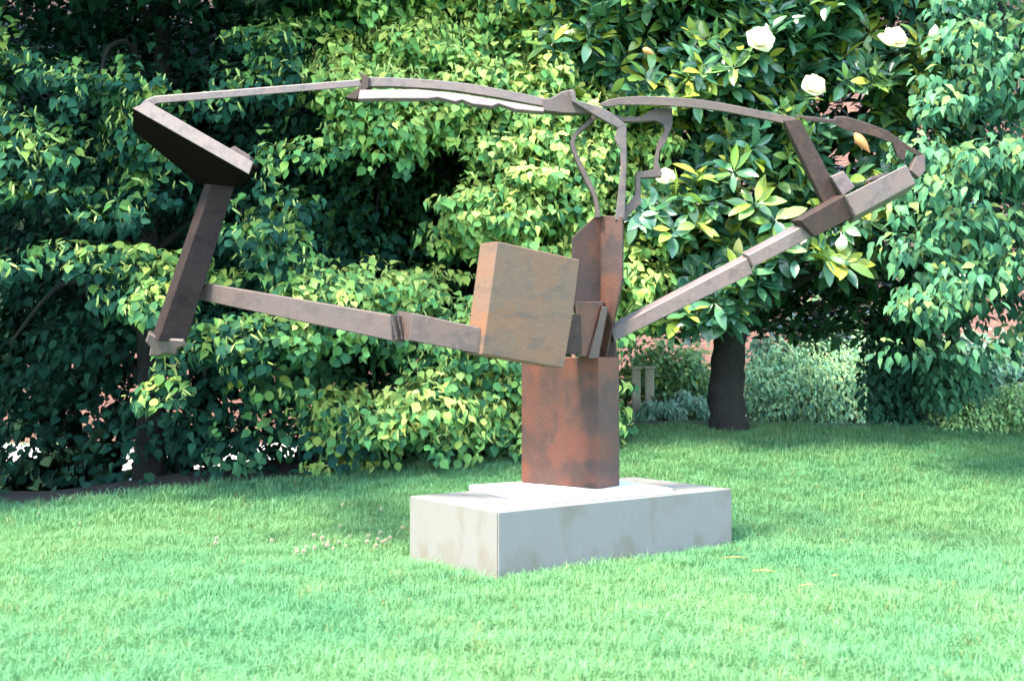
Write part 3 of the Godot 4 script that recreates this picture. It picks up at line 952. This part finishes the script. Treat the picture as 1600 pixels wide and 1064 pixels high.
	cut("small_block", [[1299, 276, 7.6], [1319, 267, 7.6], [1337, 292, 7.6], [1318, 306, 7.6]], Vector3(0.02, 0.02, -0.12), M.steel_pale, t, 0.004)
	# weld seams where the lengths meet
	for w: Array in [[612, 493, 620, 530, 7.3], [1171, 402, 1178, 420, 7.7], [1321, 307, 1338, 338, 7.44], [750, 514, 748, 552, 7.27], [620, 486, 628, 531, 7.42]]:
		var pts: Array = []
		var rad: Array = []
		for i in 13:
			pts.append(P(lerpf(w[0], w[2], i / 12.0), lerpf(w[1], w[3], i / 12.0), w[4]) + rvec() * 0.002)
			rad.append(0.006 * rng.randf_range(0.7, 1.3))
		put("weld_bead", limb(pts, rad, 6, 0.2), M.steel, t)
	# right arm, four lengths of beam
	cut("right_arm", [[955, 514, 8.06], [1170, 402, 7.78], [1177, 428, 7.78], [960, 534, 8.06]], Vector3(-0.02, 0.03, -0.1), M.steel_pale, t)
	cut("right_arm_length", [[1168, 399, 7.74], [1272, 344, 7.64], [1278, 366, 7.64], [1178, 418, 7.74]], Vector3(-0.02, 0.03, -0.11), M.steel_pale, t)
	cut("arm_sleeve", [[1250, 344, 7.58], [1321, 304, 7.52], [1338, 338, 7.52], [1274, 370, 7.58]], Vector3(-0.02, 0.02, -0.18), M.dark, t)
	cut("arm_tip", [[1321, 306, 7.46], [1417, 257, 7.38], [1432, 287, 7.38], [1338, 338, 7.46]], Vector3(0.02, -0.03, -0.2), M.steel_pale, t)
	cut("arm_tip_lip", [[1357, 283, 7.5], [1362, 276, 7.5], [1390, 268, 7.5], [1380, 278, 7.5]], Vector3(0, 0, -0.08), M.steel, t, 0.003)

func outline_of(mid: Array, half: Array, z: float) -> Array:
	var pts: Array = []
	for m: Array in mid:
		pts.append(Vector3(m[0], m[1], 0))
	var s := smooth_path(pts, 3)
	var h := smooth_radii(half, 3)
	var left: Array = []
	var right: Array = []
	for i in s.size():
		var d: Vector3 = (s[mini(i + 1, s.size() - 1)] - s[maxi(i - 1, 0)]).normalized()
		var n: Vector3 = Vector3(-d.y, d.x, 0) * h[i]
		left.append([s[i].x + n.x, s[i].y + n.y, z])
		right.push_front([s[i].x - n.x, s[i].y - n.y, z])
	return left + right

# ------------------------------------------------------------------ beyond the trees
func make_house() -> void:
	var at := Vector3(0, -0.1, -26.0)
	var t := thing("brick_house", "long salmon brick house seen in patches behind the trees", "house", at)
	var st := begin()
	prism(st, [Vector3(-26, -0.6, 0), Vector3(26, -0.6, 0), Vector3(26, 11.3, 0), Vector3(-26, 11.3, 0)], Vector3(0, 0, -6), 0.02)
	put("wall", st.commit(), M.mortar, t)
	var rf := begin()
	prism(rf, [Vector3(-26.5, 11.2, 0.5), Vector3(26.5, 11.2, 0.5), Vector3(26.5, 13.0, -3), Vector3(-26.5, 13.0, -3)], Vector3(0, -0.1, -0.1), 0.02)
	put("roof", rf.commit(), M.dark, t)
	var brick := begin()
	prism(brick, [Vector3(-0.1, -0.031, 0), Vector3(0.1, -0.031, 0), Vector3(0.1, 0.031, 0), Vector3(-0.1, 0.031, 0)], Vector3(0, 0, -0.03), 0.003)
	var mm := MultiMesh.new()
	mm.transform_format = MultiMesh.TRANSFORM_3D
	mm.use_colors = true
	mm.mesh = brick.commit()
	var rows := 154
	var cols := 236
	mm.instance_count = rows * cols
	for r in rows:
		for c in cols:
			var x := (c - cols / 2) * 0.215 + (0.107 if r % 2 else 0.0)
			mm.set_instance_transform(r * cols + c, Transform3D(Basis(), Vector3(x, -0.5 + r * 0.076, 0.012 + rng.randf() * 0.004)))
			var j := rng.randf_range(0.75, 1.2)
			mm.set_instance_color(r * cols + c, Color(j, j * rng.randf_range(0.9, 1.05), j))
	var o := MultiMeshInstance3D.new()
	o.multimesh = mm
	o.material_override = M.brick
	o.name = "brick"
	o.set_meta("kind", "stuff")
	t.add_child(o, true)
	for k in 2:
		var p := P(994 + 21 * k, 600, 14.8)
		p.y = ground(p.x, p.z) - 0.05
		var q := thing("wooden_post", ["cream wooden post beside the steel column, nearer the column", "cream wooden post beside the steel column, farther from the column"][k], "post", p)
		var s2 := begin()
		prism(s2, [Vector3(-0.06, 0, 0.05), Vector3(0.06, 0, 0.05), Vector3(0.06, 0.82, 0.05), Vector3(-0.06, 0.82, 0.05)], Vector3(0, 0, -0.1), 0.006)
		put("shaft", s2.commit(), M.cream, q)
		var s3 := begin()
		prism(s3, [Vector3(-0.08, 0.822, 0.07), Vector3(0.08, 0.822, 0.07), Vector3(0.08, 0.86, 0.07), Vector3(-0.08, 0.86, 0.07)], Vector3(0, 0, -0.14), 0.006)
		put("cap", s3.commit(), M.cream, q)

func make_woodland() -> void:
	var leaf := leaf_mesh([[0.0, 0.02], [0.25, 0.24], [0.6, 0.3], [0.85, 0.16], [1.0, 0.0]], 0.18, 0.2)
	var list: Array = []
	var n := noise(63, 0.5, 2)
	var gaps := [[15, 745, 45, 26], [287, 722, 14, 22], [455, 668, 22, 24], [400, 640, 50, 50]]
	while list.size() < 44000:
		var x := rng.randf_range(-11.5, 2.2)
		var z := -rng.randf_range(14.9, 16.6)
		var y := ground(x, z) + 7.0 * rng.randf()
		var p := Vector3(x, y, z)
		var q := px(p)
		if x > 1.0 and y < 2.4 + n.get_noise_2d(x, 3.0) * 0.8:
			continue
		if in_holes(q, gaps) and rng.randf() < 0.5:
			continue
		if x <= 1.2 and y < 1.9 and n.get_noise_3d(x * 2.0, y * 2.0, 0.0) > -0.02 - 0.25 * exp(-pow(x + 3.9, 2.0)):
			continue
		list.append(place(p, Vector3.UP * 0.6 + Vector3(0, 0, 0.7) + rvec() * 0.8, Vector3.DOWN + rvec() * 0.8, rng.randf_range(0.18, 0.32)))
	var t := Node3D.new()
	t.name = "woodland"
	t.set_meta("kind", "stuff")
	t.set_meta("label", "dark woodland foliage filling the gaps far behind the trees")
	t.set_meta("category", "woodland")
	add_child(t, true)
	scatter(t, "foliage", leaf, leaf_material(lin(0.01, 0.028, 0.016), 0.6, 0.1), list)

# ------------------------------------------------------------------ small things in the lawn
func make_clover() -> void:
	var st := begin()
	for k in 46:
		var y := 1.0 - 2.0 * (k + 0.5) / 46.0
		var a := k * 2.39996
		var d := Vector3(sqrt(1 - y * y) * cos(a), y, sqrt(1 - y * y) * sin(a))
		var u := d.cross(Vector3(0.2, 0.9, 0.3)).normalized() * 0.0026
		var w := d.cross(u).normalized() * 0.0026
		var tip := d * 0.0125 + Vector3(0, 0.003, 0)
		var b := d * 0.004
		face(st, b - u, b + u, tip, d.cross(u))
		face(st, b - w, b + w, tip, d.cross(w))
		face(st, b - u, b + w, tip, u)
	var head := st.commit()
	var stem := limb([Vector3(0, -0.075, 0), Vector3(0.002, -0.03, 0), Vector3(0, 0, 0)], [0.0012, 0.001, 0.001], 5, 0.0)
	var white := StandardMaterial3D.new()
	white.albedo_color = lin(0.5, 0.45, 0.33)
	white.roughness = 0.8
	var green := StandardMaterial3D.new()
	green.albedo_color = lin(0.08, 0.16, 0.05)
	var spots := [[462, 858], [474, 862], [478, 855], [463, 863], [490, 837], [491, 856], [503, 841], [505, 850], [511, 853], [512, 848], [529, 847], [540, 853], [546, 838], [575, 838], [590, 843], [587, 853], [594, 833], [597, 847], [609, 841], [602, 845], [424, 845], [336, 849], [338, 842], [531, 822], [595, 796], [535, 789], [629, 825], [124, 818], [60, 803], [573, 847], [520, 858]]
	for s: Array in spots:
		var d: float = EYE * F / (s[1] - 574.0 + 6.0)
		for k in 3:
			var g := P(s[0], s[1], d)
			d *= (EYE - ground(g.x, g.z) - 0.07) / maxf(0.2, EYE - g.y)
		var at := P(s[0], s[1], d)
		var t := thing("clover_flower", "small pinkish white clover flower among the lawn grass left of the plinth", "flower", at, "clover flowers in the lawn left of the plinth")
		put("flower_head", head, white, t).scale = Vector3.ONE * rng.randf_range(1.1, 1.7)
		put("stalk", stem, green, t)
	var straw := StandardMaterial3D.new()
	straw.albedo_color = lin(0.42, 0.27, 0.1)
	straw.roughness = 0.8
	var names := ["dry straw-coloured blade lying on the grass just right of the plinth", "dry straw-coloured blade lying nearer the camera off the plinth's right end", "bent dry blade on the grass farther right of the plinth", "short dry blade on the grass between the plinth and the frame's right edge"]
	var places := [[1150, 871, 0.17, 0.1], [1196, 892, 0.16, -0.1], [1262, 914, 0.15, 0.5], [1306, 899, 0.08, 0.6]]
	for k in 4:
		var s: Array = places[k]
		var at := P(s[0], s[1], EYE * F / (s[1] - 574.0) * 0.955)
		var t := put("dry_grass_blade", limb([Vector3(-s[2] / 2, 0, 0), Vector3(0, 0.008, 0.01), Vector3(s[2] / 2, -0.004, 0)], [0.002, 0.0035, 0.001], 5), straw, self)
		t.position = at
		t.rotation.y = s[3]
		tag(t, names[k], "dry grass")

# ------------------------------------------------------------------ everything
func _ready() -> void:
	rng.seed = 4242
	var cam := Camera3D.new()
	cam.name = "camera"
	var lens := CameraAttributesPhysical.new()
	lens.frustum_focal_length = 24.0 * F / 1064.0
	lens.exposure_aperture = 2.2
	lens.frustum_focus_distance = 10.0
	lens.frustum_near = 0.1
	lens.frustum_far = 2000.0
	cam.attributes = lens
	cam.near = 0.1
	cam.far = 2000.0
	cam.position = Vector3(0, EYE, 0)
	cam.rotation.x = PITCH
	add_child(cam)
	cam.current = true
	print("fov ", cam.fov)
	var we := WorldEnvironment.new()
	we.name = "environment"
	var env := Environment.new()
	env.background_mode = Environment.BG_SKY
	var sky := Sky.new()
	var sm := ProceduralSkyMaterial.new()
	sm.sky_top_color = Color(0.66, 0.78, 0.93)
	sm.sky_horizon_color = Color(0.86, 0.92, 0.96)
	sm.sky_curve = 0.2
	sm.ground_bottom_color = Color(0.2, 0.25, 0.18)
	sm.ground_horizon_color = Color(0.5, 0.55, 0.5)
	sky.sky_material = sm
	env.sky = sky
	env.tonemap_mode = Environment.TONE_MAPPER_LINEAR
	env.tonemap_exposure = 7.4
	env.sdfgi_enabled = true
	env.ssao_enabled = true
	env.ssil_enabled = true
	we.environment = env
	add_child(we)
	var sun := DirectionalLight3D.new()
	sun.name = "sun"
	sun.light_energy = 0.85
	sun.light_color = Color(1.0, 0.96, 0.88)
	sun.light_angular_distance = 13.0
	sun.shadow_enabled = true
	add_child(sun)
	sun.look_at_from_position(Vector3(-0.4, 0.87, 0.27) * 30.0, Vector3.ZERO)

	make_materials()
	make_ground()
	make_house()
	make_woodland()
	linden_leaves = [
		leaf_mesh([[-0.04, 0.0], [0.0, 0.2, -0.1], [0.18, 0.42], [0.4, 0.46], [0.62, 0.34], [0.82, 0.15], [1.02, 0.0]], 0.16, 0.18),
		leaf_mesh([[-0.02, 0.0], [0.02, 0.22, -0.06], [0.2, 0.36], [0.42, 0.38], [0.62, 0.26], [0.85, 0.08], [1.08, 0.0]], 0.42, 0.34),
		leaf_mesh([[-0.04, 0.0], [0.0, 0.16, -0.08], [0.15, 0.36], [0.38, 0.44], [0.6, 0.36], [0.8, 0.18], [0.96, 0.0]], -0.2, -0.16),
		leaf_mesh([[-0.02, 0.0], [0.05, 0.12], [0.3, 0.26], [0.6, 0.22], [0.85, 0.1], [1.1, 0.0]], 0.6, 0.5)]
	bract = bract_mesh()
	var holes := [[280, 60, 115, 85], [400, 6, 130, 30], [40, 145, 55, 30], [120, 195, 40, 35], [575, 312, 130, 108], [690, 255, 75, 48], [60, 470, 110, 60], [105, 620, 140, 200], [400, 725, 120, 55], [300, 720, 80, 70], [545, 575, 130, 55], [470, 640, 40, 60], [650, 700, 150, 32], [370, 410, 60, 22], [190, 720, 180, 50], [250, 330, 45, 30], [470, 300, 50, 25], [330, 690, 60, 50], [160, 250, 40, 20]]
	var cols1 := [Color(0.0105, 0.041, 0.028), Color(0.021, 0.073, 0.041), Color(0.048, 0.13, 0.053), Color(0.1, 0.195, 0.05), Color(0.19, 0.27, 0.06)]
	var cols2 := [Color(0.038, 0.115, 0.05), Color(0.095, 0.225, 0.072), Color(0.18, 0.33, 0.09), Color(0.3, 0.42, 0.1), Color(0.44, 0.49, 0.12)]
	linden("linden_tree", "dense dark linden tree at the left, drooping behind the left beam arm", Vector3(-4.2, 0, -12.2), -7.6, -2.2, func(x: float) -> float: return -(9.7 + 0.22 * (x + 5.0)), holes, cols1, 1000, 800, func(_x: float) -> float: return 0.06, 0.092, 7.8)
	linden("linden_tree", "brighter yellow-green linden tree behind the middle of the sculpture", Vector3(-0.4, 0, -13.4), -2.3, 1.75, func(x: float) -> float: return -(10.5 + 0.3 * (x + 2.3)), holes, cols2, 1500, 560, func(_x: float) -> float: return 0.06, 0.088, 6.3)
	make_magnolia()
	make_dogwood()
	var small := leaf_mesh([[0.0, 0.02], [0.3, 0.24], [0.65, 0.24], [1.0, 0.0]], 0.15, 0.15)
	var narrow := leaf_mesh([[0.0, 0.02], [0.35, 0.15], [0.7, 0.13], [1.0, 0.0]], 0.15, 0.25)
	shrub("holly_shrub", "rounded mid-green shrub directly right of the steel column", 975, 1115, 512, 15.8, 0.9, [Color(0.06, 0.15, 0.07), Color(0.1, 0.22, 0.09), Color(0.16, 0.3, 0.11), Color(0.26, 0.36, 0.09)], 70, small, 0.085, 90)
	shrub("lavender_shrub", "low grey-blue shrub between the steel column and the black trunk", 990, 1112, 605, 14.1, 0.6, [Color(0.08, 0.19, 0.14), Color(0.13, 0.28, 0.19), Color(0.19, 0.36, 0.25), Color(0.27, 0.43, 0.32)], 60, narrow, 0.085, 22)
	shrub("yew_shrub", "feathery blue-green shrub just right of the black magnolia trunk", 1165, 1300, 525, 15.9, 0.9, [Color(0.1, 0.24, 0.15), Color(0.18, 0.37, 0.2), Color(0.28, 0.48, 0.24), Color(0.38, 0.55, 0.24)], 80, narrow, 0.085, 110)
	shrub("yew_shrub", "feathery blue-green shrub beside the dark thin stem", 1280, 1410, 515, 15.9, 0.9, [Color(0.09, 0.22, 0.14), Color(0.16, 0.35, 0.2), Color(0.25, 0.45, 0.24), Color(0.34, 0.52, 0.24)], 80, narrow, 0.085, 110)
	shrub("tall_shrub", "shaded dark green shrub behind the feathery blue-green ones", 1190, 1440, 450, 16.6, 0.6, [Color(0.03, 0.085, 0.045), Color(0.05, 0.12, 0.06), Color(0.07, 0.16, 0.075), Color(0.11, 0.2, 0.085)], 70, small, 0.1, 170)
	shrub("box_shrub", "low bright green box shrub at the right end of the lawn", 1450, 1700, 590, 12.9, 0.9, [Color(0.1, 0.21, 0.08), Color(0.16, 0.3, 0.11), Color(0.22, 0.38, 0.14), Color(0.3, 0.45, 0.17)], 80, small, 0.055, 90)
	shrub("leafy_shrub", "broad-leaved blue-green shrub above the low box shrub at right", 1440, 1660, 505, 15.6, 0.9, [Color(0.06, 0.14, 0.09), Color(0.1, 0.21, 0.13), Color(0.14, 0.27, 0.17), Color(0.18, 0.3, 0.17)], 60, small, 0.12, 110)
	make_grass()
	make_plinth()
	make_sculpture()
	make_clover()
